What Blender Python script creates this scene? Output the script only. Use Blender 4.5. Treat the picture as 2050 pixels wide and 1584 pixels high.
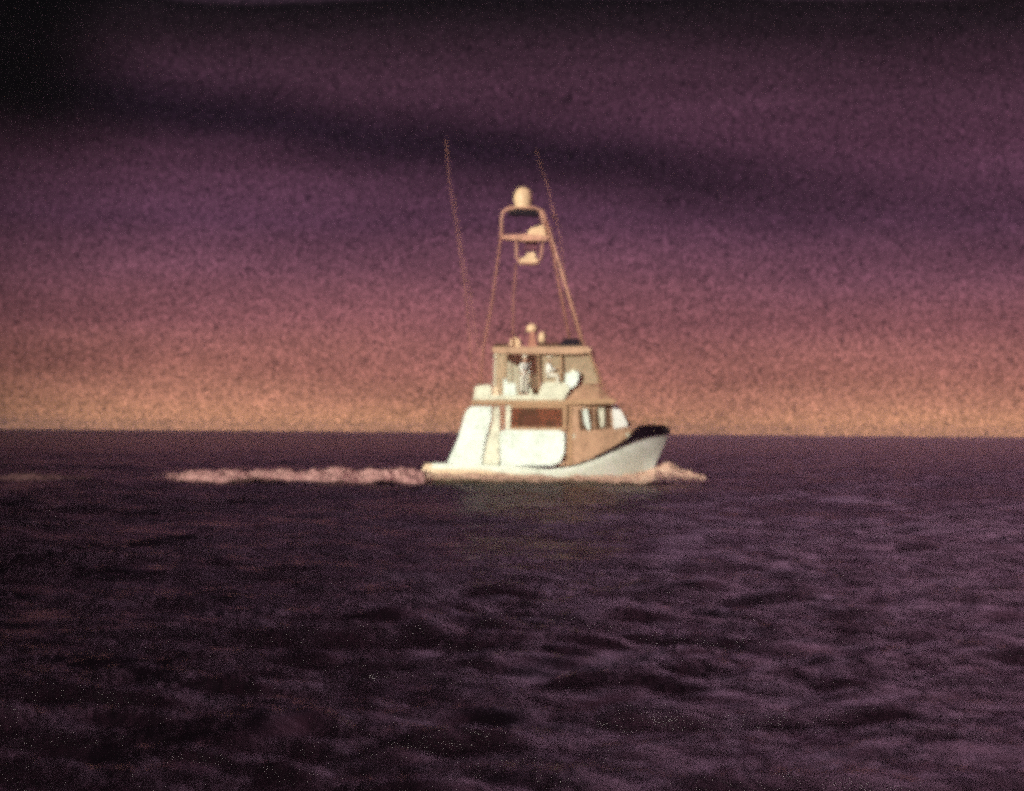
import bpy, bmesh, math, random
import numpy as np
from mathutils import Vector, Matrix, noise as mnoise

for o in list(bpy.data.objects):
    bpy.data.objects.remove(o)
scene = bpy.context.scene
COL = scene.collection
R = math.radians

# ------------------------------------------------------------------ scale
S = 0.022          # metres per photo pixel at the boat
DIST = 180.0       # camera to boat
CAM_H = 2.2        # eye height over the water


def X(px):
    return (px - 1100.0) * S


def Z(py):
    return (962.0 - py) * S


# ------------------------------------------------------------------ camera
cam_d = bpy.data.cameras.new('camera')
cam = bpy.data.objects.new('camera', cam_d)
COL.objects.link(cam)
cam_x = X(1025)
cam.location = (cam_x, -DIST, CAM_H)
cam_d.sensor_width = 36.0
cam_d.lens = 36.0 * DIST / (2050 * S)
# horizon sits below the middle of the frame (row 865 of 1584)
pitch = math.atan((865 - 792) * S / DIST)
cam.rotation_euler = (R(90) + pitch, R(0.0), 0)
cam.rotation_euler.rotate_axis('Z', R(0.48))
cam_d.clip_end = 90000
cam_d.clip_start = 0.1
cam_d.dof.use_dof = True
cam_d.dof.focus_distance = 260.0
cam_d.dof.aperture_fstop = 4.0
scene.camera = cam

# ------------------------------------------------------------------ world
SUN_EL = R(15)
SUN_DIR = Vector((-0.52, -0.85, 0)).normalized() * math.cos(SUN_EL) + Vector((0, 0, math.sin(SUN_EL)))   # towards the sun
world = bpy.data.worlds.new("World")
scene.world = world
world.use_nodes = True
wn = world.node_tree
for n in list(wn.nodes):
    wn.nodes.remove(n)


class NT:
    """small helper for writing node maths"""
    def __init__(self, tree):
        self.t = tree

    def new(self, kind, **kw):
        n = self.t.nodes.new(kind)
        for k, v in kw.items():
            setattr(n, k, v)
        return n

    def put(self, sock, v):
        if isinstance(v, bpy.types.NodeSocket):
            self.t.links.new(v, sock)
        else:
            sock.default_value = v

    def m(self, op, a, b=0.0, c=None, clamp=False):
        n = self.new('ShaderNodeMath', operation=op)
        n.use_clamp = clamp
        self.put(n.inputs[0], a)
        self.put(n.inputs[1], b)
        if c is not None:
            self.put(n.inputs[2], c)
        return n.outputs[0]

    def smooth(self, v, a, b, lo=0.0, hi=1.0):
        n = self.new('ShaderNodeMapRange', interpolation_type='SMOOTHSTEP')
        self.put(n.inputs['Value'], v)
        n.inputs['From Min'].default_value = a
        n.inputs['From Max'].default_value = b
        n.inputs['To Min'].default_value = lo
        n.inputs['To Max'].default_value = hi
        return n.outputs[0]

    def noise(self, vec, scale, detail=3, rough=0.5, dist=0.0):
        n = self.new('ShaderNodeTexNoise')
        self.put(n.inputs['Vector'], vec)
        n.inputs['Scale'].default_value = scale
        n.inputs['Detail'].default_value = detail
        n.inputs['Roughness'].default_value = rough
        n.inputs['Distortion'].default_value = dist
        return n.outputs[0]

    def mix(self, f, a, b, blend='MIX'):
        n = self.new('ShaderNodeMix', data_type='RGBA', blend_type=blend)
        self.put(n.inputs[0], f)
        self.put(n.inputs[6], a if isinstance(a, bpy.types.NodeSocket) else (*a, 1))
        self.put(n.inputs[7], b if isinstance(b, bpy.types.NodeSocket) else (*b, 1))
        return n.outputs[2]

    def comb(self, x, y, z):
        n = self.new('ShaderNodeCombineXYZ')
        for i, v in enumerate((x, y, z)):
            self.put(n.inputs[i], v)
        return n.outputs[0]

    def ramp(self, fac, stops, interp='LINEAR'):
        n = self.new('ShaderNodeValToRGB')
        n.color_ramp.interpolation = interp
        self.put(n.inputs[0], fac)
        e = n.color_ramp.elements
        while len(e) > 1:
            e.remove(e[-1])
        e[0].position = stops[0][0]
        e[0].color = (*stops[0][1], 1)
        for p, c in stops[1:]:
            q = e.new(p)
            q.color = (*c, 1)
        return n.outputs[0]


def lin(r, g, b):
    f = lambda c: (c / 255 / 12.92) if c / 255 <= 0.04045 else ((c / 255 + 0.055) / 1.055) ** 2.4
    return (f(r), f(g), f(b))


W = NT(wn)
tc = W.new('ShaderNodeTexCoord')
sep = W.new('ShaderNodeSeparateXYZ')
wn.links.new(tc.outputs['Generated'], sep.inputs[0])
dx, dy, dz = sep.outputs
K = S / DIST                        # radians per photo pixel


def E(py):
    return (865 - py) * K


# soft large noise that wobbles the bands (stretched sideways like stratus)
wob = W.noise(W.comb(W.m('MULTIPLY', dx, 9.0), dy, W.m('MULTIPLY', dz, 40.0)), 1.0, 3, 0.5)
wobc = W.m('SUBTRACT', wob, 0.5)
el = W.m('ADD', dz, W.m('MULTIPLY', wobc, 0.012))
tt = W.m('DIVIDE', el, 0.5, clamp=True)
grad = W.ramp(tt, [
    (0.0, lin(218, 158, 116)),
    (E(838) / 0.5, lin(206, 147, 110)),
    (E(800) / 0.5, lin(184, 127, 102)),
    (E(740) / 0.5, lin(162, 106, 94)),
    (E(650) / 0.5, lin(138, 87, 90)),
    (E(540) / 0.5, lin(112, 71, 85)),
    (E(440) / 0.5, lin(90, 57, 77)),
    (E(300) / 0.5, lin(83, 51, 69)),
    (E(150) / 0.5, lin(67, 42, 56)),
    (E(60) / 0.5, lin(38, 25, 33)),
    (E(0) / 0.5, lin(20, 14, 19)),
    (0.24, lin(150, 110, 140)),  # sky above the frame, made brighter so the waves reflect more light
    (0.34, lin(218, 172, 204)),
    (0.7, lin(176, 136, 164)),
    (1.0, lin(80, 54, 76)),
])
# dark slanting stratus band
line = W.m('SUBTRACT', 0.0678, W.m('MULTIPLY', dx, 0.13))
line = W.m('ADD', line, W.m('MULTIPLY', W.m('SUBTRACT', W.noise(W.comb(W.m('MULTIPLY', dx, 14.0), 0.0, 3.0), 1.0, 2), 0.5), 0.016))
dd = W.m('DIVIDE', W.m('SUBTRACT', el, line), 0.0105)
gauss = W.m('POWER', 2.718, W.m('MULTIPLY', W.m('MULTIPLY', dd, dd), -1.0))
gauss = W.m('MULTIPLY', gauss, W.smooth(dx, 0.14, 0.0, 0.25, 1.0))
c1 = W.mix(W.m('MULTIPLY', gauss, 0.9), grad, lin(28, 18, 31))
# thin patchy streaks everywhere
st = W.noise(W.comb(W.m('MULTIPLY', dx, 16.0), W.m('MULTIPLY', dy, 3.0), W.m('MULTIPLY', dz, 95.0)), 1.0, 4, 0.55)
c2 = W.mix(1.0, c1, W.ramp(st, [(0.25, (0.78, 0.77, 0.79)), (0.75, (1.24, 1.22, 1.24))]), 'MULTIPLY')
# dark upper left sky; its unseen reach is added to blacken the sea
lm = W.m('MULTIPLY', W.smooth(W.m('ADD', dx, W.m('MULTIPLY', wobc, 0.03)), -0.080, -0.116), W.smooth(el, 0.050, 0.085))
c3 = W.mix(W.m('MULTIPLY', lm, 0.93), c2, lin(6, 4, 6))
wr_ = W.m('MULTIPLY', W.smooth(dx, 0.0, 0.15), W.smooth(el, 0.10, 0.16))  # unseen warm patch of sky added at right to lift the sea
c3 = W.mix(W.m('MULTIPLY', wr_, 0.5), c3, lin(158, 98, 116))
lm2 = W.m('MULTIPLY', W.smooth(dx, 0.11, -0.05), W.smooth(el, 0.10, 0.14))  # unseen dark sky added overhead at left for the waves to reflect
c4 = W.mix(W.m('MULTIPLY', lm2, 0.985), c3, lin(5, 3, 5))
lm3 = W.smooth(dx, -0.07, -0.18)  # unseen dark sky added past the left edge for darker water
c4 = W.mix(W.m('MULTIPLY', lm3, 0.95), c4, lin(5, 3, 5))
# fine noise multiplied over the sky as image grain
g1 = W.noise(tc.outputs['Generated'], 1000.0, 2, 0.7)
g2 = W.noise(tc.outputs['Generated'], 1900.0, 0, 0.5)
gg = W.m('ADD', W.m('MULTIPLY', g1, 0.5), W.m('MULTIPLY', g2, 0.5))
c5 = W.mix(1.0, c4, W.ramp(gg, [(0.30, (0.28, 0.30, 0.34)), (0.5, (0.95, 0.95, 0.95)), (0.70, (1.85, 1.74, 1.8))]), 'MULTIPLY')
bg = W.new('ShaderNodeBackground')
wn.links.new(c5, bg.inputs[0])
bg.inputs[1].default_value = 1.0
sky = W.new('ShaderNodeTexSky', sky_type='NISHITA')
sky.sun_disc = False
sky.sun_elevation = SUN_EL
sky.sun_rotation = math.atan2(SUN_DIR.x, SUN_DIR.y)
bg2 = W.new('ShaderNodeBackground')
wn.links.new(sky.outputs[0], bg2.inputs[0])
bg2.inputs[1].default_value = 0.0003
add = W.new('ShaderNodeAddShader')
wn.links.new(bg.outputs[0], add.inputs[0])
wn.links.new(bg2.outputs[0], add.inputs[1])
out = W.new('ShaderNodeOutputWorld')
wn.links.new(add.outputs[0], out.inputs[0])

# ------------------------------------------------------------------ sun
sd = bpy.data.lights.new('sun', 'SUN')
sd.energy = 4.85
sd.angle = R(0.5)
sd.color = (1.0, 0.97, 0.84)
sun = bpy.data.objects.new('sun', sd)
COL.objects.link(sun)
sun.rotation_euler = SUN_DIR.to_track_quat('Z', 'Y').to_euler()

scene.view_settings.view_transform = 'Standard'
scene.view_settings.look = 'None'
scene.view_settings.exposure = 0.0
scene.view_settings.gamma = 1.0
scene.cycles.use_denoising = False
scene.cycles.filter_width = 5.5
scene.cycles.sample_clamp_direct = 1.5
scene.cycles.sample_clamp_indirect = 0.10
scene.cycles.use_adaptive_sampling = True
scene.cycles.adaptive_threshold = 0.9
scene.cycles.adaptive_min_samples = 6
scene.cycles.max_bounces = 6
scene.cycles.transparent_max_bounces = 12


# ------------------------------------------------------------------ materials
def mat(name, color, rough=0.45, spec=0.4, mottle=0.12, mscale=6.0, bump=0.0, metallic=0.0):
    m = bpy.data.materials.new(name)
    m.use_nodes = True
    t = m.node_tree
    N = NT(t)
    b = t.nodes['Principled BSDF']
    co = N.new('ShaderNodeTexCoord').outputs['Object']
    n1 = N.noise(co, mscale, 4, 0.65)
    n2 = N.noise(co, mscale * 0.18, 3, 0.5)
    f = N.m('ADD', N.m('MULTIPLY', n1, 0.7), N.m('MULTIPLY', n2, 0.3))
    lo = tuple(c * (1 - 2.2 * mottle) for c in color)
    hi = tuple(min(0.95, c * (1 + 1.2 * mottle)) for c in color)
    t.links.new(N.ramp(f, [(0.32, lo), (0.5, color), (0.68, hi)]), b.inputs['Base Color'])
    b.inputs['Roughness'].default_value = rough
    b.inputs['Specular IOR Level'].default_value = spec
    b.inputs['Metallic'].default_value = metallic
    if bump:
        bp = N.new('ShaderNodeBump')
        bp.inputs['Strength'].default_value = 1.0
        bp.inputs['Distance'].default_value = bump
        t.links.new(n1, bp.inputs['Height'])
        t.links.new(bp.outputs[0], b.inputs['Normal'])
    return m


M = {
    'hull': mat('white_gelcoat', (0.84, 0.92, 0.78), 0.45, 0.3, 0.18, 6.0, 0.01),
    'white': mat('white_panel', (0.78, 0.88, 0.78), 0.45, 0.3, 0.19, 6.5, 0.01),
    'boot': mat('cream_boot_band', (0.80, 0.62, 0.42), 0.5, 0.3, 0.16, 8.0),
    'bright': mat('sunlit_white_panel', (0.92, 0.94, 0.86), 0.4, 0.4, 0.05, 6.0),  # panel white lifted in colour so the turned windshield sides look sunlit
    'tan': mat('tan_mottled', (0.50, 0.31, 0.20), 0.5, 0.3, 0.20, 5.0),  # tan tone with random mottling
    'grey': mat('weathered_cream', (0.72, 0.72, 0.56), 0.55, 0.3, 0.25, 7.0),
    'ochre': mat('ochre_trim', (0.42, 0.26, 0.15), 0.5, 0.3, 0.15, 7.0),
    'dark': mat('dark_navy_paint', (0.012, 0.006, 0.012), 0.5, 0.15, 0.2, 6.0),
    'brown': mat('dark_brown_rubber', (0.07, 0.03, 0.018), 0.6, 0.2, 0.2, 6.0),
    'tube': mat('dull_tower_tube', (0.40, 0.18, 0.13), 0.55, 0.2, 0.2, 5.0),
    'pale_tube': mat('pale_tower_tube', (0.54, 0.28, 0.20), 0.5, 0.3, 0.2, 5.0),
    'dome': mat('cream_dome', (0.72, 0.50, 0.31), 0.45, 0.3, 0.12, 6.0),
    'window': mat('smoked_window', (0.13, 0.075, 0.045), 0.15, 0.5, 0.15, 3.0),
    'seat': mat('maroon_vinyl', (0.12, 0.035, 0.055), 0.6, 0.3, 0.2, 8.0),
    'skin': mat('skin', (0.55, 0.32, 0.22), 0.55, 0.3, 0.08, 20.0),
    'shirt': mat('white_cotton', (0.86, 0.86, 0.78), 0.9, 0.1, 0.05, 12.0),
    'cap': mat('cream_cap_cloth', (0.80, 0.74, 0.60), 0.9, 0.1, 0.08, 12.0),
    'trousers': mat('pale_cloth', (0.80, 0.76, 0.64), 0.9, 0.1, 0.1, 12.0),
}


def clear_mat(name, tint, body, mixf):
    m = bpy.data.materials.new(name)
    m.use_nodes = True
    t = m.node_tree
    N = NT(t)
    for n in list(t.nodes):
        if n.type == 'BSDF_PRINCIPLED':
            t.nodes.remove(n)
    o = [n for n in t.nodes if n.type == 'OUTPUT_MATERIAL'][0]
    tr = N.new('ShaderNodeBsdfTransparent')
    tr.inputs[0].default_value = (*tint, 1)
    df = N.new('ShaderNodeBsdfDiffuse')
    co = N.new('ShaderNodeTexCoord').outputs['Object']
    t.links.new(N.ramp(N.noise(co, 5.0, 4, 0.6), [(0.3, tuple(c * 0.6 for c in body)), (0.7, body)]), df.inputs[0])
    mx = N.new('ShaderNodeMixShader')
    mx.inputs[0].default_value = mixf
    t.links.new(tr.outputs[0], mx.inputs[1])
    t.links.new(df.outputs[0], mx.inputs[2])
    t.links.new(mx.outputs[0], o.inputs[0])
    return m


M['vinyl'] = clear_mat('clear_vinyl', (0.86, 0.8, 0.76), (0.80, 0.64, 0.44), 0.42)
M['pale_backdrop'] = clear_mat('pale_backdrop_sheet', (0.9, 0.88, 0.8), (0.90, 0.88, 0.68), 0.45)  # sheet added as a light backdrop behind the figures
M['tint'] = clear_mat('brown_tinted_glass', (0.84, 0.66, 0.6), (0.4, 0.22, 0.15), 0.22)


# ------------------------------------------------------------------ mesh helpers
def link(name, bm, m, parent=None, smooth=False):
    me = bpy.data.meshes.new(name)
    bmesh.ops.recalc_face_normals(bm, faces=bm.faces)
    bm.to_mesh(me)
    bm.free()
    if smooth:
        for p in me.polygons:
            p.use_smooth = True
    me.materials.append(m)
    o = bpy.data.objects.new(name, me)
    COL.objects.link(o)
    if parent:
        o.parent = parent
    return o


def prism(poly, y0, y1, bev=0.02, bm=None):
    """side outline in photo pixels, extruded athwartships"""
    b = bmesh.new()
    vs = [b.verts.new((X(p[0]), y0, Z(p[1]))) for p in poly]
    f = b.faces.new(vs)
    r = bmesh.ops.extrude_face_region(b, geom=[f])
    for v in [g for g in r['geom'] if isinstance(g, bmesh.types.BMVert)]:
        v.co.y = y1
    if bev:
        bmesh.ops.bevel(b, geom=list(b.edges), offset=bev, segments=2, affect='EDGES', clamp_overlap=True)
    if bm is None:
        return b
    me = bpy.data.meshes.new('tmp')
    b.to_mesh(me)
    b.free()
    bm.from_mesh(me)
    bpy.data.meshes.remove(me)
    return bm


def loft(sections, closed=True):
    """sections: list of point loops (same count) -> skinned body with end caps"""
    b = bmesh.new()
    rows = [[b.verts.new(p) for p in s] for s in sections]
    n = len(rows[0])
    for a, c in zip(rows, rows[1:]):
        for i in range(n if closed else n - 1):
            j = (i + 1) % n
            b.faces.new((a[i], a[j], c[j], c[i]))
    if closed:
        b.faces.new(rows[0])
        b.faces.new(list(reversed(rows[-1])))
    bmesh.ops.remove_doubles(b, verts=b.verts, dist=0.0005)
    return b


def tube(bm, pts, r, seg=8):
    """pts: list of Vectors; a bar following them; r number or list"""
    pts = [Vector(p) for p in pts]
    rings = []
    for i, p in enumerate(pts):
        d = (pts[min(i + 1, len(pts) - 1)] - pts[max(i - 1, 0)]).normalized()
        u = d.orthogonal().normalized() if i == 0 else (u - d * u.dot(d)).normalized()
        w = d.cross(u)
        rr = r[i] if isinstance(r, (list, tuple)) else r
        rings.append([bm.verts.new(p + (u * math.cos(a) + w * math.sin(a)) * rr)
                      for a in [2 * math.pi * k / seg for k in range(seg)]])
    for a, c in zip(rings, rings[1:]):
        for i in range(seg):
            j = (i + 1) % seg
            bm.faces.new((a[i], a[j], c[j], c[i]))
    bm.faces.new(rings[0])
    bm.faces.new(list(reversed(rings[-1])))
    return bm


def P(px, py, y):
    return Vector((X(px), y, Z(py)))


def lathe(bm, prof, c, seg=20):
    rings = []
    for r, z in prof:
        rings.append([bm.verts.new((c[0] + r * math.cos(2 * math.pi * k / seg), c[1] + r * math.sin(2 * math.pi * k / seg), c[2] + z)) for k in range(seg)])
    for a, d in zip(rings, rings[1:]):
        for i in range(seg):
            j = (i + 1) % seg
            bm.faces.new((a[i], a[j], d[j], d[i]))
    bm.faces.new(rings[0])
    bm.faces.new(rings[-1])
    return bm


# ------------------------------------------------------------------ the sea
rng = np.random.default_rng(23)
NW = 140
lam = np.exp(rng.uniform(np.log(0.4), np.log(9.0), NW))
ang = rng.normal(R(-80), R(42), NW)          # travelling roughly towards the camera
kk = 2 * np.pi / lam
kx, ky = kk * np.cos(ang), kk * np.sin(ang)
amp = 0.0088 * lam ** 0.8
amp[lam > 1.5] *= 0.6
amp[lam > 3.0] *= 0.5
ph = rng.uniform(0, 2 * np.pi, NW)


def wave_h(x, y, spacing=None):
    h = np.zeros_like(x, dtype=np.float64)
    # gusty patches: calmer and rougher areas
    patch = 0.75 + 0.35 * np.sin(x * 0.21 + y * 0.05 + 1.3) * np.sin(y * 0.083 - x * 0.03) + 0.2 * np.sin(x * 0.5 - y * 0.11)
    for i in range(NW):
        a = amp[i]
        if spacing is not None:
            a = a * np.clip((lam[i] / spacing - 2.2) / 2.5, 0, 1)
        s = np.sin(kx[i] * x + ky[i] * y + ph[i])
        h = h + a * (s + 0.25 * np.cos(2 * (kx[i] * x + ky[i] * y + ph[i])))
    h = h * np.clip(patch, 0.3, 1.4)
    # the boat flattens the chop around its hull
    ex = ((x + 0.3) / 8.0) ** 2 + (y / 4.5) ** 2
    return h * np.clip(0.75 + 0.25 * np.clip(ex - 0.8, 0, 1), 0.75, 1)


cols = np.concatenate([np.linspace(-180, -14, 42)[:-1], np.linspace(-14, 14, 640), np.linspace(14, 180, 42)[1:-1]])
rows = np.concatenate([np.exp(np.linspace(np.log(2.0), np.log(1800.0), 1500)), np.exp(np.linspace(np.log(1800), np.log(9000), 12))[1:]])
A = np.radians(cols)[None, :]
D = rows[:, None]
gx = cam_x + D * np.sin(A)
gy = -DIST + D * np.cos(A)
spacing = np.broadcast_to(np.maximum(D * 0.0046, D * np.where(np.abs(cols) > 14.5, 0.07, 0.0008)[None, :]), gx.shape)
gz = wave_h(gx, gy, spacing) * np.clip((2500 - D) / 1200, 0, 1) * np.clip((D - 2) / 8, 0.2, 1)
nr, nc = gx.shape
co = np.stack([gx, gy, gz], -1).reshape(-1, 3)
# centre point closes the sheet under the viewer
co = np.vstack([co, [[cam_x, -DIST, 0]]]).astype(np.float32)
idx = np.arange(nr * nc).reshape(nr, nc)
nxt = np.roll(idx, -1, axis=1)
quads = np.stack([idx[:-1], nxt[:-1], nxt[1:], idx[1:]], -1).reshape(-1, 4)[:, ::-1]
tris = np.stack([np.full(nc, nr * nc), nxt[0], idx[0]], -1)[:, ::-1]
me = bpy.data.meshes.new('sea')
me.vertices.add(len(co))
me.vertices.foreach_set('co', co.ravel())
nl = quads.size + tris.size
me.loops.add(nl)
me.loops.foreach_set('vertex_index', np.concatenate([quads.ravel(), tris.ravel()]).astype(np.int32))
me.polygons.add(len(quads) + len(tris))
me.polygons.foreach_set('loop_start', np.concatenate([np.arange(len(quads)) * 4, quads.size + np.arange(len(tris)) * 3]).astype(np.int32))
me.update(calc_edges=True)
me.validate()
me.polygons.foreach_set('use_smooth', np.ones(len(me.polygons), dtype=bool))
sea = bpy.data.objects.new('sea', me)
COL.objects.link(sea)
sea['kind'] = 'structure'
sea['label'] = 'dark purple choppy sea under a dusk sky'
m = bpy.data.materials.new('sea_water')
m.use_nodes = True
t = m.node_tree
N = NT(t)
b = t.nodes['Principled BSDF']
pos = N.new('ShaderNodeTexCoord').outputs['Object']
sp = N.new('ShaderNodeSeparateXYZ')
t.links.new(pos, sp.inputs[0])
st1 = N.comb(N.m('MULTIPLY', sp.outputs[0], 0.8), N.m('MULTIPLY', sp.outputs[1], 1.3), sp.outputs[2])
na = N.noise(st1, 2.6, 5, 0.62, 0.4)
nb = N.noise(st1, 11.0, 5, 0.7, 0.3)
nf = N.noise(st1, 42.0, 2, 0.6)
ncc = N.noise(st1, 0.5, 3, 0.5)
gust = N.noise(N.comb(N.m('MULTIPLY', sp.outputs[0], 0.5), N.m('MULTIPLY', sp.outputs[1], 0.34), 0.0), 1.0, 7, 0.72, 0.5)
gust = N.smooth(gust, 0.42, 0.58, 0.25, 1.7)
hgt = N.m('ADD', N.m('MULTIPLY', N.m('ADD', N.m('ADD', N.m('MULTIPLY', na, 0.12), N.m('MULTIPLY', nb, 0.028)), N.m('MULTIPLY', nf, 0.007)), gust), N.m('MULTIPLY', ncc, 0.08))
bp = N.new('ShaderNodeBump')
bp.inputs['Distance'].default_value = 1.0
bp.inputs['Strength'].default_value = 1.0
t.links.new(hgt, bp.inputs['Height'])
t.links.new(bp.outputs[0], b.inputs['Normal'])
b.inputs['Base Color'].default_value = (0.006, 0.0035, 0.0055, 1)
b.inputs['Roughness'].default_value = 0.12
b.inputs['IOR'].default_value = 1.33
b.inputs['Specular Tint'].default_value = (1, 0.9, 0.95, 1)
me.materials.append(m)

# ------------------------------------------------------------------ the boat
boat = bpy.data.objects.new('sport_fishing_boat', None)
COL.objects.link(boat)
boat['label'] = 'white sport fishing boat with tall lookout tower and tan cabin, heading right across the sea'
boat['category'] = 'boat'

# hull: stations along the length (px, top row, half beam at deck, half beam at waterline)
stations = [
    (868, 926, 1.72, 1.55), (900, 926, 1.80, 1.62), (960, 927, 1.90, 1.72), (1030, 930, 1.95, 1.74), (1100, 936, 1.95, 1.66),
    (1150, 928, 1.92, 1.50), (1183, 917, 1.86, 1.34), (1219, 902, 1.72, 1.08), (1250, 885, 1.50, 0.82), (1280, 874, 1.16, 0.52),
    (1305, 868, 0.80, 0.24), (1325, 865, 0.42, 0.06), (1340, 863, 0.05, 0.03)]


def stem_x(px, z):
    """bow rakes back towards the waterline"""
    top = Z(863)
    f = max(0.0, (px - 1150) / 190.0) ** 1.6
    return X(px) - f * (top - z) / (top - Z(956)) * 41 * S


secs = []
for px, py, hb, hw in stations:
    zt = Z(py)
    loop = []
    lv = [(hb, zt), (hb * 0.985 + hw * 0.015, zt - 0.06), (hb * 0.72 + hw * 0.28, zt * 0.62 + 0.02), (hw * 0.75 + hb * 0.25, zt * 0.3), (hw, 0.0), (hw * 0.85, -0.35), (hw * 0.35, -0.75), (0.001, -0.85)]
    side = [(stem_x(px, z), -y, z) for y, z in lv]
    other = [(x_, -y_, z_) for x_, y_, z_ in reversed(side[:-1])]
    secs.append(side + other)
bm = loft(secs)
hull = link('hull', bm, M['hull'], boat, True)
md = hull.modifiers.new('edge', 'EDGE_SPLIT')
md.split_angle = R(38)

# cream band along the after waterline
secs = []
for px, py, hb, hw in stations[:8]:
    k_ = float(np.interp(px, [960, 1225], [1.0, 0.02]))
    y = hw + 0.012
    y2 = hw + (hb - hw) * 0.76 + 0.015
    zc = Z(py)
    y3 = hw + (hb - hw) * 0.76 * k_ + 0.015
    secs.append([(X(px), -y, 0.0), (X(px), -y - 0.03 * k_, 0.02), (X(px), -(hw + (hb - hw) * 0.30 * k_) - 0.012 - 0.018 * k_, zc * 0.32 * k_ + 0.03), (X(px), -y3, zc * 0.66 * k_ + 0.04)])
bm = loft(secs)
link('boot_stripe', bm, M['boot'], boat)

# rub rail + dark bow bulwark following the sheer
def sheer(px):
    xs = [s[0] for s in stations]
    return (np.interp(px, xs, [s[1] for s in stations]), np.interp(px, xs, [s[2] for s in stations]))


for sgn in (-1, 1):
    secs = []
    for px, up in [(1120, 1.5), (1150, 2.5), (1183, 4), (1206, 7), (1235, 9), (1255, 12), (1264, 19), (1280, 26), (1300, 25), (1320, 21), (1334, 17), (1341, 12)]:
        py, hb = sheer(px)
        x, z = X(px), Z(py)
        o_ = 0.03
        lean = 0.10 * up / 30
        secs.append([(x, sgn * (hb + o_), z - 0.01), (x, sgn * (hb + o_ + lean), z + up * S), (x, sgn * (max(hb - 0.05, 0) + lean), z + up * S), (x, sgn * max(hb - 0.05, 0.0), z - 0.01)])
    link('bulwark', loft(secs), M['dark'], boat)

# foredeck cap and bow pulpit
bm = prism([(1262, 866), (1340, 858), (1344, 852), (1262, 858)], -0.35, 0.35, 0.015)
link('anchor_platform', bm, M['dark'], boat)

# swim platform at the stern
bm = prism([(845, 946), (853, 927), (884, 926), (884, 940)], -1.55, 1.55, 0.03)
sw = link('swim_platform', bm, M['boot'], boat)

# raked quarter wings either side of the cockpit
for sgn in (-1, 1):
    y0, y1 = (sgn * 1.72, sgn * 1.86)
    bm = prism([(896, 928), (918, 878), (934, 822), (944, 812), (986, 812), (984, 840), (972, 884), (966, 928)], y0, y1, 0.03)
    link('quarter_wing', bm, M['white'], boat)
    bm = prism([(968, 927), (975, 886), (988, 842), (989, 812), (1001, 812), (1001, 927)], sgn * 1.70, sgn * 1.80, 0.02)
    link('door_post', bm, M['grey'], boat)
    bm = prism([(1013, 858), (1013, 810), (1023, 810), (1022, 858)], sgn * 1.70, sgn * 1.80, 0.015)
    link('window_post', bm, M['grey'], boat)
    # lower white side panel, rounded at its forward end
    bm = prism([(1001, 863), (1010, 858), (1122, 858), (1131, 864), (1131, 900), (1124, 920), (1108, 928), (1004, 930)], sgn * 1.74, sgn * 1.88, 0.04)
    link('side_panel', bm, M['white'], boat)
    # window frame + tinted glass of the saloon
    bm = bmesh.new()
    for poly in ([(1023, 808), (1134, 808), (1134, 814), (1023, 814)], [(1023, 852), (1134, 852), (1134, 858), (1023, 858)], [(1126, 814), (1134, 814), (1134, 852), (1126, 852)]):
        prism(poly, sgn * 1.70, sgn * 1.82, 0.01, bm)
    fr = link('window', bm, M['ochre'], boat)
    bm = prism([(1022, 813), (1127, 813), (1127, 853), (1022, 853)], sgn * 1.755, sgn * 1.765, 0)
    link('pane', bm, M['tint'], fr)

# cockpit interior: bulkheads, helm seats seen through the glass
bm = prism([(1004, 862), (1132, 862), (1132, 928), (1004, 928)], -1.68, 1.68, 0.02)
link('saloon_base', bm, M['tan'], boat)
bm = bmesh.new()
prism([(1040, 862), (1036, 832), (1046, 816), (1060, 813), (1074, 819), (1080, 834), (1082, 862)], -0.9, -0.2, 0.05, bm)
link('seat', bm, M['seat'], boat)
bm = prism([(1092, 862), (1094, 838), (1112, 836), (1116, 862)], 0.1, 0.8, 0.04)
link('seat', bm, M['seat'], boat)

# forward cabin: tapering tan body
def cabsec(px, hb, top, bot, lean=0.12):
    x = X(px)
    zt, zb = Z(top), Z(bot)
    return [(x, -hb, zb), (x, -hb + lean * 0.5, (zt * 2 + zb) / 3), (x, -hb + lean, zt - 0.03), (x, -hb + lean + 0.05, zt), (x, hb - lean - 0.05, zt), (x, hb - lean, zt - 0.03), (x, hb - lean * 0.5, (zt * 2 + zb) / 3), (x, hb, zb)]


bm = loft([cabsec(1134, 1.74, 806, 936), cabsec(1160, 1.66, 806, 930), cabsec(1190, 1.50, 806, 920), cabsec(1215, 1.32, 806, 908),
           cabsec(1228, 1.20, 806, 902), cabsec(1246, 1.06, 824, 894), cabsec(1262, 0.92, 850, 884), cabsec(1276, 0.72, 864, 876)])
cabin = link('cabin', bm, M['tan'], boat)


def cab_y(px):
    return np.interp(px, [1134, 1160, 1190, 1215, 1228, 1246, 1262], [1.74, 1.66, 1.50, 1.32, 1.20, 1.06, 0.92])


def cab_panel(poly, off, th, m, name, parent, sgn=-1):
    """panel lying along the tapering cabin side"""
    b = bmesh.new()
    lo, hi = [], []
    for px, py in poly:
        t_ = (936 - py) / 130.0
        y = cab_y(px) - 0.105 * t_
        lo.append(b.verts.new((X(px), sgn * (y + off - th), Z(py))))
        hi.append(b.verts.new((X(px), sgn * (y + off), Z(py))))
    n = len(poly)
    b.faces.new(lo)
    b.faces.new(hi)
    for i in range(n):
        b.faces.new((lo[i], lo[(i + 1) % n], hi[(i + 1) % n], hi[i]))
    return link(name, b, m, parent)


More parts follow.
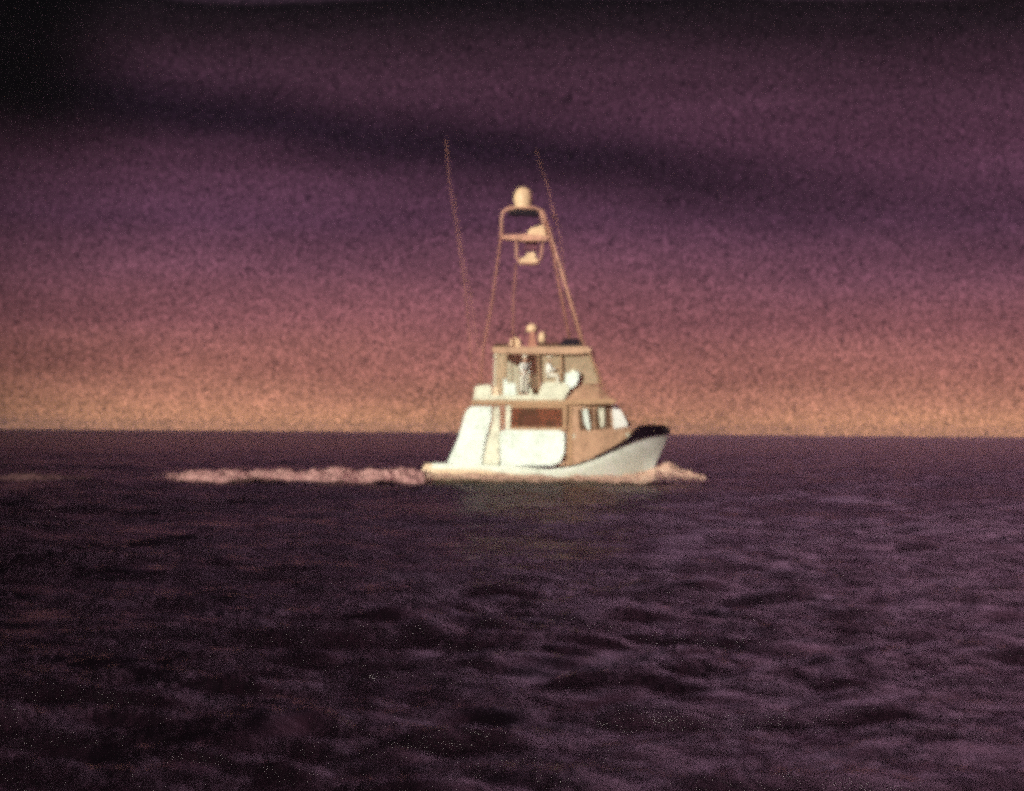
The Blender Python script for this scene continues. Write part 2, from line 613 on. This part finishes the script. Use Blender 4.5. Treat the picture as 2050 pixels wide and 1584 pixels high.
for sgn in (-1, 1):
    f1 = cab_panel([(1156, 816), (1185, 814), (1187, 856), (1160, 858)], 0.035, 0.05, M['window'], 'window', boat, sgn)
    f2 = cab_panel([(1189, 814), (1219, 812), (1221, 853), (1191, 856)], 0.035, 0.05, M['window'], 'window', boat, sgn)
    cab_panel([(1165, 816), (1175, 815), (1181, 854), (1176, 857), (1169, 842)], 0.06, 0.03, M['white'], 'window_pillar', f1, sgn)  # pale pillars standing proud of the dark windows
    cab_panel([(1197, 814), (1208, 813), (1209, 850), (1201, 852)], 0.06, 0.03, M['grey'], 'window_pillar', f2, sgn)
    cab_panel([(1223, 804), (1233, 804), (1246, 824), (1257, 848), (1228, 854)], 0.05, 0.045, M['bright'], 'windshield_panel', boat, sgn)
    cab_panel([(1136, 804), (1144, 804), (1146, 932), (1137, 934)], 0.03, 0.05, M['ochre'], 'corner_post', boat, sgn)
    cab_panel([(1146, 866), (1256, 862), (1262, 868), (1262, 871), (1146, 873)], 0.025, 0.03, M['grey'], 'grab_rail', boat, sgn)

# forward windows between the two sides
b = bmesh.new()
pts = [(1231, 807), (1262, 848)]
v = [b.verts.new((X(px) + 0.02, y, Z(py) + 0.03)) for px, py, y in [(1231, 808, -0.9), (1261, 848, -0.72), (1261, 848, 0.72), (1231, 808, 0.9)]]
f = b.faces.new(v)
r = bmesh.ops.extrude_face_region(b, geom=[f])
for g in r['geom']:
    if isinstance(g, bmesh.types.BMVert):
        g.co += Vector((0.04, 0, 0.03))
link('windshield', b, M['window'], boat)

# flybridge deck slab (roof of the cabin)
bm = prism([(944, 803), (948, 799), (1140, 798), (1222, 795), (1234, 799), (1226, 805), (1140, 807), (946, 809)], -1.78, 1.78, 0.02)
link('flybridge_deck', bm, M['ochre'], boat)
# after coaming
for sgn in (-1, 1):
    bm = prism([(948, 800), (952, 772), (983, 768), (985, 799)], sgn * 1.55, sgn * 1.68, 0.02)
    link('after_coaming', bm, M['grey'], boat)
# main flybridge coaming: weathered cream side with forward fairing
for sgn in (-1, 1):
    bm = prism([(984, 799), (984, 790), (1078, 788), (1084, 768), (1092, 762), (1132, 764), (1141, 776), (1128, 798)], sgn * 1.60, sgn * 1.72, 0.03)
    link('flybridge_coaming', bm, M['grey'], boat)
bm = loft([[(X(1130), -1.6, Z(798)), (X(1130), -1.45, Z(752)), (X(1130), 1.45, Z(752)), (X(1130), 1.6, Z(798))],
           [(X(1160), -1.4, Z(797)), (X(1160), -1.25, Z(756)), (X(1160), 1.25, Z(756)), (X(1160), 1.4, Z(797))],
           [(X(1200), -1.1, Z(796)), (X(1196), -0.95, Z(768)), (X(1196), 0.95, Z(768)), (X(1200), 1.1, Z(796))],
           [(X(1222), -0.8, Z(796)), (X(1216), -0.7, Z(786)), (X(1216), 0.7, Z(786)), (X(1222), 0.8, Z(796))]])
link('fairing', bm, M['tan'], boat)
# white helm console and its little screen
bm = prism([(1128, 772), (1132, 744), (1157, 741), (1159, 748), (1154, 766), (1143, 776)], -1.60, -0.9, 0.03)
link('helm_console', bm, M['white'], boat)
bm = prism([(1141, 744), (1141, 738), (1150, 737), (1151, 743)], -1.5, -1.0, 0.01)
link('instrument_pod', bm, M['grey'], boat)
# seat boxes and lockers on the flybridge
for poly, y0, y1, mm in [
    ([(986, 797), (987, 774), (996, 770), (999, 778), (1000, 797)], -1.58, -0.9, 'boot'),
    ([(1008, 790), (1008, 757), (1013, 756), (1015, 766), (1032, 765), (1033, 790)], -1.56, -0.7, 'white'),
    ([(1038, 790), (1045, 768), (1050, 762), (1060, 764), (1068, 790)], -1.0, 0.5, 'grey'),
    ([(1088, 790), (1084, 742), (1090, 738), (1093, 753), (1112, 753), (1112, 790)], -1.2, -0.6, 'white')]:
    link('bench_seat', prism(poly, y0, y1, 0.025), M[mm], boat)
# hanging white canvas by the after post
b = bmesh.new()

# hardtop with its posts
bm = prism([(984, 700), (986, 693), (1172, 691), (1184, 697), (1180, 704), (1150, 707), (990, 706)], -1.55, 1.55, 0.03)
hardtop = link('hardtop', bm, M['tan'], boat)
bm = prism([(986, 692), (988, 687), (1016, 686), (1017, 691)], -1.3, 1.3, 0.01)
link('roof_hatch', bm, M['brown'], boat)
bm = bmesh.new()
prism([(1076, 692), (1076, 683), (1124, 684), (1122, 692)], -1.1, 1.1, 0.01, bm)
link('solar_panel', bm, M['brown'], boat)
bm = prism([(1116, 692), (1122, 682), (1130, 675), (1154, 675), (1163, 682), (1165, 691)], -1.4, -0.5, 0.03)
link('life_raft_case', bm, M['dark'], boat)
for sgn in (-1, 1):
    for a_, c_, mm in [((992, 704), (989, 797), 'grey'), ((1014, 704), (1010, 797), 'ochre'), ((1076, 704), (1080, 790), 'ochre'), ((1122, 704), (1122, 760), 'ochre'), ((1178, 702), (1204, 770), 'ochre')]:
        yy = 1.42 if a_[0] < 1150 else 1.0
        link('hardtop_post', tube(bmesh.new(), [P(*a_, sgn * 1.4), P(*c_, sgn * yy)], 0.045), M[mm], boat)
    # clear vinyl curtains
    bm = prism([(992, 705), (1014, 705), (1010, 796), (988, 796)], sgn * 1.44, sgn * 1.45, 0)
    link('vinyl_curtain', bm, M['vinyl'], boat)
    bm = prism([(1078, 705), (1176, 703), (1198, 764), (1132, 768), (1084, 764)], sgn * 1.22, sgn * 1.23, 0)
    link('vinyl_curtain', bm, M['vinyl'], boat)
bm = prism([(1016, 707), (1078, 707), (1078, 790), (1012, 790)], 1.20, 1.21, 0)  # pale sheets added on the far side to brighten the flybridge
link('vinyl_curtain', bm, M['pale_backdrop'], boat)
bm = prism([(1080, 716), (1124, 716), (1126, 764), (1084, 764)], 1.10, 1.11, 0)
link('vinyl_curtain', bm, M['pale_backdrop'], boat)

# tidy clutter on the hardtop: radar pedestal, radar bar, small dome, horn
bm = bmesh.new()
prism([(1056, 692), (1060, 664), (1068, 660), (1074, 692)], -0.25, 0.25, 0.02, bm)
ped = link('radar_pedestal', bm, M['tube'], boat)
bm = bmesh.new()
lathe(bm, [(0.05, 0), (0.22, 0.02), (0.26, 0.12), (0.22, 0.26), (0.10, 0.36), (0.02, 0.38)], (X(1064), 0, Z(662)))
link('radar_dome', bm, M['dome'], ped, True)
bm = bmesh.new()
lathe(bm, [(0.08, 0), (0.14, 0.05), (0.16, 0.25), (0.13, 0.42), (0.03, 0.5)], (X(1084), -0.5, Z(684)))
link('antenna_dome', bm, M['dome'], boat, True)
bm = prism([(1018, 692), (1022, 676), (1032, 672), (1040, 680), (1042, 692)], -0.8, -0.2, 0.03)
link('searchlight', bm, M['dome'], boat)

# ------------------------------------------------------------------ lookout tower
tower = bpy.data.objects.new('tower', None)
COL.objects.link(tower)
tower.parent = boat


def bar(pts, r, name='leg', m='tube'):
    return link(name, tube(bmesh.new(), pts, r, 8), M[m], tower, True)


for sgn in (-1, 1):
    bar([P(1168, 690, sgn * 1.35), P(1122, 540, sgn * 0.95), P(1094, 450, sgn * 0.6), P(1082, 418, sgn * 0.5)], [0.05, 0.05, 0.05, 0.05], 'leg', 'pale_tube')
    bar([P(1142, 690, sgn * 1.35), P(1108, 520, sgn * 0.9), P(1090, 440, sgn * 0.62)], 0.03, 'leg')
    bar([P(962, 772, sgn * 1.6), P(966, 700, sgn * 1.45), P(984, 600, sgn * 1.1), P(1000, 474, sgn * 0.7), P(1002, 430, sgn * 0.6)], [0.022, 0.026, 0.03, 0.04, 0.05], 'leg')
    bar([P(1026, 692, sgn * 0.9), P(1026, 600, sgn * 0.75), P(1031, 526, sgn * 0.6)], 0.028, 'leg')
# upper lookout: hoop rail, sunshade, floor
for sgn in (-1, 1):
    bar([P(1002, 474, sgn * 0.7), P(1001, 440, sgn * 0.66), P(1004, 422, sgn * 0.62), P(1016, 414, sgn * 0.55), P(1066, 414, sgn * 0.5), P(1078, 418, sgn * 0.5), P(1083, 438, sgn * 0.55), P(1093, 474, sgn * 0.65)], 0.052, 'hoop_rail', 'pale_tube')
bar([P(1001, 445, -0.66), P(1001, 445, 0.66)], 0.03, 'cross_rail', 'pale_tube')
bm = bmesh.new()
prism([(1000, 476), (1003, 470), (1050, 467), (1096, 470), (1094, 480), (1044, 481)], -0.75, 0.75, 0.03, bm)
link('lookout_floor', bm, M['pale_tube'], tower)
bm = prism([(1012, 428), (1018, 418), (1070, 418), (1076, 424), (1074, 430)], -0.6, 0.6, 0.03)
link('sunshade', bm, M['dark'], tower)
bm = prism([(1052, 472), (1056, 456), (1084, 448), (1092, 458), (1090, 472)], -0.5, 0.1, 0.03)
link('control_box', bm, M['dome'], tower)
# dome on top of the sunshade
bm = bmesh.new()
lathe(bm, [(0.36, 0.0), (0.42, 0.04), (0.42, 0.14), (0.36, 0.18), (0.40, 0.30), (0.42, 0.52), (0.38, 0.74), (0.28, 0.90), (0.14, 0.98), (0.03, 1.0)], (X(1044), -0.0, Z(417)), 24)
link('satellite_dome', bm, M['dome'], tower, True)
# lower basket
for sgn in (-1, 1):
    bar([P(1031, 478, sgn * 0.4), P(1032, 512, sgn * 0.42), P(1040, 524, sgn * 0.42), P(1070, 525, sgn * 0.42), P(1080, 516, sgn * 0.42), P(1084, 478, sgn * 0.4)], 0.05, 'basket_rail', 'pale_tube')
bm = prism([(1034, 522), (1038, 516), (1050, 512), (1052, 504), (1068, 502), (1072, 516), (1078, 520), (1076, 527), (1040, 527)], -0.4, 0.4, 0.03)
link('basket_floor', bm, M['dome'], tower)
bm = prism([(1046, 498), (1050, 479), (1074, 479), (1076, 498)], -0.3, 0.3, 0.03)
link('belly_pad', bm, M['seat'], tower)
# ladder between the front legs
lad = bmesh.new()
for k in range(12):
    f_ = k / 11
    px = 1094 + (1162 - 1094) * f_
    py = 458 + (680 - 458) * f_
    y = 0.6 + 0.72 * f_
    tube(lad, [P(px, py, -y), P(px, py, y)], 0.012, 6)
link('rung', lad, M['tube'], tower)

# outriggers and whip aerials
def whip(pts, r0, r1, name, m='tube'):
    r0, r1 = r0 * 0.75, r1 * 0.7
    n = len(pts)
    link(name, tube(bmesh.new(), pts, [r0 + (r1 - r0) * i / (n - 1) for i in range(n)], 6), M[m], boat, True)


whip([P(946, 800, -1.7), P(941, 680, -1.8), P(930, 575, -2.0), P(914, 470, -2.2), P(898, 370, -2.5), P(890, 285, -2.8)], 0.035, 0.014, 'outrigger')
whip([P(960, 800, 1.7), P(955, 690, 1.9), P(940, 590, 2.3), P(920, 480, 2.7), P(904, 380, 3.0)], 0.02, 0.008, 'outrigger')
whip([P(1096, 470, 0.6), P(1106, 430, 0.6), P(1094, 370, 0.65), P(1068, 290, 0.7)], 0.022, 0.010, 'whip_aerial')
whip([P(1130, 560, -1.0), P(1118, 470, -0.9), P(1104, 410, -0.8)], 0.022, 0.012, 'whip_aerial')
whip([P(1186, 700, -1.0), P(1196, 740, -1.2), P(1222, 796, -1.4)], 0.03, 0.03, 'stay')
# low bow rail
br = bmesh.new()
for sgn in (-1, 1):
    tube(br, [P(1286, 838, sgn * 1.0), P(1312, 833, sgn * 0.7), P(1338, 834, sgn * 0.2), P(1346, 836, 0)], 0.016, 6)
    for px, y in ((1290, 0.98), (1312, 0.72), (1334, 0.28)):
        tube(br, [P(px, 836, sgn * y), P(px, 856, sgn * y)], 0.012, 6)
link('bow_rail', br, M['ochre'], boat)

# ------------------------------------------------------------------ people
def skinned(name, nodes, edges, m, parent, sub=1):
    me = bpy.data.meshes.new(name)
    me.from_pydata([n[0] for n in nodes], edges, [])
    o = bpy.data.objects.new(name, me)
    COL.objects.link(o)
    o.parent = parent
    sk = o.modifiers.new('skin', 'SKIN')
    sk.use_smooth_shade = True
    for v_, n_ in zip(me.skin_vertices[0].data, nodes):
        r_ = n_[1]
        v_.radius = (r_, r_) if not isinstance(r_, tuple) else r_
    me.skin_vertices[0].data[0].use_root = True
    if sub:
        ss = o.modifiers.new('sub', 'SUBSURF')
        ss.levels = sub
        ss.render_levels = sub
    me.materials.append(m)
    return o


def chain(nodes, edges, start, pts):
    """append connected joints after node 'start' (None: new root); returns the last index"""
    prev = start
    for p, r in pts:
        nodes.append((p, r))
        if prev is not None:
            edges.append((prev, len(nodes) - 1))
        prev = len(nodes) - 1
    return prev


def hand(nodes, edges, wrist, palm, fwd, side):
    """palm, four bent fingers and a thumb beginning at joint index 'wrist'"""
    fwd = Vector(fwd).normalized()
    side = Vector(side).normalized()
    down = fwd.cross(side)
    pc = Vector(palm)
    pi = chain(nodes, edges, wrist, [(tuple(pc + fwd * 0.04), 0.026)])
    for k, ln in zip((-1.5, -0.5, 0.5, 1.5), (0.06, 0.075, 0.08, 0.068)):
        b0 = pc + fwd * 0.075 + side * 0.019 * k
        chain(nodes, edges, pi, [(tuple(b0), 0.009), (tuple(b0 + fwd * ln * 0.5 + down * 0.012), 0.008), (tuple(b0 + fwd * ln * 0.8 + down * ln * 0.5), 0.007)])
    b0 = pc + side * -0.035 + fwd * 0.02
    chain(nodes, edges, pi, [(tuple(b0), 0.010), (tuple(b0 + fwd * 0.03 - side * 0.018), 0.009), (tuple(b0 + fwd * 0.055 - side * 0.012), 0.008)])


def person(loc, rz, label, seated):
    root = bpy.data.objects.new('person', None)
    COL.objects.link(root)
    root.location = loc
    root.rotation_euler = (0, 0, rz)
    root['label'] = label
    root['category'] = 'person'
    root['group'] = 'people on the flybridge'
    # local frame: faces +x, z up, origin under the feet
    hz = 0.92 if not seated else 0.62
    hip = (0, 0, hz)
    lean = 0.05 if not seated else 0.02
    n, e = [(hip, (0.13, 0.10))], []
    chest = chain(n, e, 0, [((lean * 0.4, 0, hz + 0.2), (0.12, 0.10)), ((lean, 0, hz + 0.40), (0.15, 0.11)), ((lean, 0, hz + 0.50), (0.10, 0.09))])
    neck = chain(n, e, chest, [((lean + 0.01, 0, hz + 0.57), 0.052)])
    head = chain(n, e, neck, [((lean + 0.03, 0, hz + 0.655), (0.085, 0.075)), ((lean + 0.025, 0, hz + 0.74), (0.092, 0.08)), ((lean + 0.02, 0, hz + 0.80), (0.06, 0.055))])
    chain(n, e, head - 2, [((lean + 0.125, 0, hz + 0.70), 0.014)])            # nose
    for s_ in (-1, 1):
        chain(n, e, head - 1, [((lean + 0.01, s_ * 0.088, hz + 0.725), 0.016)])   # ears
    arms = {}
    for s_ in (-1, 1):
        sh = (lean, s_ * 0.19, hz + 0.46)
        if seated:
            el_, wr = (lean + 0.16, s_ * 0.25, hz + 0.22), (lean + 0.40, s_ * 0.15, hz + 0.28)
            fw, sd_ = (1, 0, -0.1), (0, s_, 0)
        else:
            el_, wr = (lean - 0.02 + (0.12 if s_ < 0 else 0), s_ * 0.27, hz + 0.20), (lean + (0.34 if s_ < 0 else 0.06), s_ * 0.25, hz + (0.14 if s_ < 0 else -0.04))
            fw, sd_ = ((1, 0, -0.2) if s_ < 0 else (0.1, 0, -1)), (0, s_, 0) if s_ < 0 else (1, 0, 0)
        arms[s_] = (sh, el_, wr)
        w_ = chain(n, e, chest, [(sh, 0.062), (el_, 0.044), (wr, 0.028)])
        hand(n, e, w_, wr, fw, sd_)
    legs = {}
    for s_ in (-1, 1):
        if seated:
            pts = [((0.06, s_ * 0.10, hz - 0.02), 0.085), ((0.44, s_ * 0.13, hz - 0.02), 0.062), ((0.46, s_ * 0.13, hz - 0.42), 0.042), ((0.47, s_ * 0.13, hz - 0.55), 0.035), ((0.60, s_ * 0.14, hz - 0.59), 0.03)]
        else:
            pts = [((0, s_ * 0.10, hz - 0.08), 0.09), ((0.02, s_ * 0.13, hz - 0.46), 0.062), ((-0.01, s_ * 0.15, 0.14), 0.042), ((0, s_ * 0.15, 0.055), 0.038), ((0.14, s_ * 0.17, 0.03), 0.03)]
        legs[s_] = pts
        chain(n, e, 0, pts)
    skinned('body', n, e, M['skin'], root, 1)
    # shirt: trunk + sleeves
    n, e = [((0, 0, hz - 0.10), (0.15, 0.125))], []
    c_ = chain(n, e, 0, [((lean * 0.2, 0, hz + 0.05), (0.155, 0.125)), ((lean * 0.4, 0, hz + 0.2), (0.155, 0.125)), ((lean, 0, hz + 0.38), (0.185, 0.135)), ((lean, 0, hz + 0.485), (0.12, 0.10))])
    for s_ in (-1, 1):
        sh, el_, wr = arms[s_]
        mid = tuple(Vector(el_).lerp(Vector(wr), 0.75))
        chain(n, e, c_ - 1, [(sh, 0.085), (el_, 0.064), (mid, 0.048)])
    skinned('shirt', n, e, M['shirt'], root, 1)
    n, e = [((0, 0, hz), (0.15, 0.118))], []
    for s_ in (-1, 1):
        chain(n, e, 0, [(legs[s_][0][0], 0.108), (legs[s_][1][0], 0.082), (legs[s_][2][0], 0.062)])
    skinned('trousers', n, e, M['trousers'], root, 1)
    # cap with a peak
    bm_ = bmesh.new()
    lathe(bm_, [(0.108, 0.0), (0.112, 0.03), (0.10, 0.08), (0.06, 0.115), (0.01, 0.125)], (lean + 0.02, 0, hz + 0.755), 16)
    lathe(bm_, [(0.07, 0.0), (0.085, 0.006), (0.07, 0.014)], (lean + 0.12, 0, hz + 0.762), 12)
    link('cap', bm_, M['cap'], root, True)
    return root


person((X(1048), -1.2, Z(790)), R(-50), 'person in white shirt and pale cap standing at the flybridge rail', False)
person((X(1097), -1.15, Z(776)), R(-12), 'person in white shirt seated behind the white helm console', True)

# ------------------------------------------------------------------ foam of the wake
def foam_mesh(name, nx, ny, fx, height, m, label, keep_in=False, fade=0.22):
    """sheet following the waves; fx(u,v)->x,y ; height(u,v)->lift"""
    u = np.linspace(0, 1, nx)[:, None] * np.ones((1, ny))
    v = np.linspace(0, 1, ny)[None, :] * np.ones((nx, 1))
    x, y = fx(u, v)
    z = wave_h(x, y, np.full_like(x, 0.4)) + height(u, v, x, y)
    co = np.stack([x, y, z], -1).reshape(-1, 3)
    idx = np.arange(nx * ny).reshape(nx, ny)
    q = np.stack([idx[:-1, :-1], idx[1:, :-1], idx[1:, 1:], idx[:-1, 1:]], -1).reshape(-1, 4)
    me = bpy.data.meshes.new(name)
    me.from_pydata(co.tolist(), [], q.tolist())
    for p_ in me.polygons:
        p_.use_smooth = True
    at = me.attributes.new('foam_cover', 'FLOAT', 'POINT')
    ev = np.clip(np.minimum(v / 0.12 if not keep_in else 1 + 0 * v, (1 - v) / (0.2 if not keep_in else 0.6)), 0, 1)
    eu = np.clip(np.minimum(u / 0.02, (1 - u) / fade), 0, 1)
    at.data.foreach_set('value', (ev * eu).astype(np.float32).ravel())
    me.materials.append(m)
    o = bpy.data.objects.new(name, me)
    COL.objects.link(o)
    o['kind'] = 'stuff'
    o['label'] = label
    return o


def lump(x, y, s, seed=0.0):
    out_ = np.empty(x.shape)
    xf, yf = x.ravel(), y.ravel()
    o_ = out_.ravel()
    for i in range(len(xf)):
        o_[i] = mnoise.fractal(Vector((xf[i] * s, yf[i] * s, seed)), 0.6, 2.1, 5)
    return o_.reshape(x.shape)


def foam_mat(name, colr, cover):
    m = bpy.data.materials.new(name)
    m.use_nodes = True
    t = m.node_tree
    N = NT(t)
    b = t.nodes['Principled BSDF']
    co = N.new('ShaderNodeTexCoord').outputs['Object']
    n1 = N.noise(co, 5.0, 6, 0.7, 0.5)
    t.links.new(N.ramp(n1, [(0.3, tuple(c * 0.45 for c in colr)), (0.5, colr), (0.72, tuple(min(c * 1.5, 0.9) for c in colr))]), b.inputs['Base Color'])
    b.inputs['Roughness'].default_value = 0.8
    b.inputs['Specular IOR Level'].default_value = 0.2
    n2 = N.noise(co, 2.6, 8, 0.8, 0.9)
    de = N.new('ShaderNodeAttribute', attribute_name='foam_cover').outputs['Fac']
    a = N.smooth(N.m('ADD', n2, N.m('MULTIPLY', N.m('SUBTRACT', de, 1.0), 0.36)), cover - 0.03, cover + 0.09, 0.0, 0.92)
    t.links.new(a, b.inputs['Alpha'])
    bp = N.new('ShaderNodeBump')
    bp.inputs['Distance'].default_value = 0.03
    t.links.new(n1, bp.inputs['Height'])
    t.links.new(bp.outputs[0], b.inputs['Normal'])
    return m


FM1 = foam_mat('churned_foam', (0.88, 0.56, 0.42), 0.36)
FM2 = foam_mat('thin_wake_foam', (0.66, 0.37, 0.34), 0.39)


# along the hull, both sides, and a swelling bow wave
def fx_h(u, v):
    px = 838 + u * (1424 - 838)
    x = X(px)
    inner = np.interp(px, [838, 868, 1100, 1183, 1250, 1290, 1424], [1.2, 1.45, 1.55, 1.2, 0.6, 0.1, 0.0])
    outer = np.interp(px, [838, 1100, 1250, 1330, 1424], [7.0, 8.0, 7.0, 4.0, 0.8])
    y = -(inner + v * (outer - inner))
    return x, y


def h_h(u, v, x, y):
    px = 838 + u * (1424 - 838)
    top = np.interp(px, [838, 850, 900, 1100, 1280, 1310, 1345, 1385, 1424], [0.10, 0.40, 0.34, 0.28, 0.32, 0.78, 0.70, 0.52, 0.22])
    prof = (1 - v) ** 1.2 * np.minimum(1, v * 6 + 0.5)
    return top * prof * (1 + 0.35 * lump(x, y, 1.0)) + 0.02 * lump(x, y, 4.0, 3.0) + 0.05 - 0.12 * v ** 4


foam_mesh('wake_foam', 420, 60, fx_h, h_h, FM1, 'pinkish foam along the near side of the hull and at the bow', True, 0.03)


def fx_f(u, v):
    x, y = fx_h(u, v)
    return x, -y


foam_mesh('wake_foam', 300, 24, fx_f, h_h, FM1, 'foam along the far side of the hull', True, 0.18)


def fx_w(u, v):
    px = 868 - u * (868 - 290)
    x = X(px)
    half = np.interp(u, [0, 0.3, 0.8, 1], [6.0, 8.0, 7.0, 2.5])
    y = -3.6 - u * 2.0 + (v - 0.5) * 2 * half
    return x, y


def h_w(u, v, x, y):
    r1 = np.exp(-((v - 0.25) / 0.14) ** 2) + 0.8 * np.exp(-((v - 0.75) / 0.14) ** 2)
    return r1 * np.interp(u, [0, 0.15, 0.5, 0.9, 1], [0.38, 0.46, 0.42, 0.36, 0.05]) * (0.9 + 0.6 * lump(x, y, 1.2, 5.0)) + 0.04 - 0.14 * (2 * np.abs(v - 0.5)) ** 6


foam_mesh('wake_foam', 420, 70, fx_w, h_w, FM2, 'faint pink wake trailing behind the stern')


# broken whitecap far to the left
def fx_c(u, v):
    x = X(-30) + u * (X(250) - X(-30))
    return x, -3.0 + (v - 0.5) * 2.0


def h_c(u, v, x, y):
    return (np.exp(-((v - 0.5) / 0.25) ** 2) * 0.18 * np.sin(np.pi * u) + 0.06 * lump(x, y, 2.0, 8.0)) - 0.1 * (2 * np.abs(v - 0.5)) ** 4


foam_mesh('wake_foam', 160, 20, fx_c, h_c, foam_mat('sparse_foam', (0.13, 0.07, 0.07), 0.42), 'broken patch of faint foam far behind the boat')

# ------------------------------------------------------------------ haze over the sea
b = bmesh.new()
bmesh.ops.create_cube(b, size=1.0)
bmesh.ops.scale(b, vec=(19000, 19000, 19.0), verts=b.verts)
bmesh.ops.translate(b, vec=(cam_x, -DIST, 7.5), verts=b.verts)
hm = bpy.data.materials.new('sea_haze')
hm.use_nodes = True
for n_ in list(hm.node_tree.nodes):
    if n_.type == 'BSDF_PRINCIPLED':
        hm.node_tree.nodes.remove(n_)
hv = hm.node_tree.nodes.new('ShaderNodeVolumePrincipled')
hv.inputs['Color'].default_value = (0.90, 0.78, 0.84, 1)
hv.inputs['Anisotropy'].default_value = 0.6
hv.inputs['Density'].default_value = 0.00007
hm.node_tree.links.new(hv.outputs[0], [n_ for n_ in hm.node_tree.nodes if n_.type == 'OUTPUT_MATERIAL'][0].inputs['Volume'])
hz_o = link('haze', b, hm)
hz_o['kind'] = 'stuff'
hz_o['label'] = 'thin dusk haze over the sea'
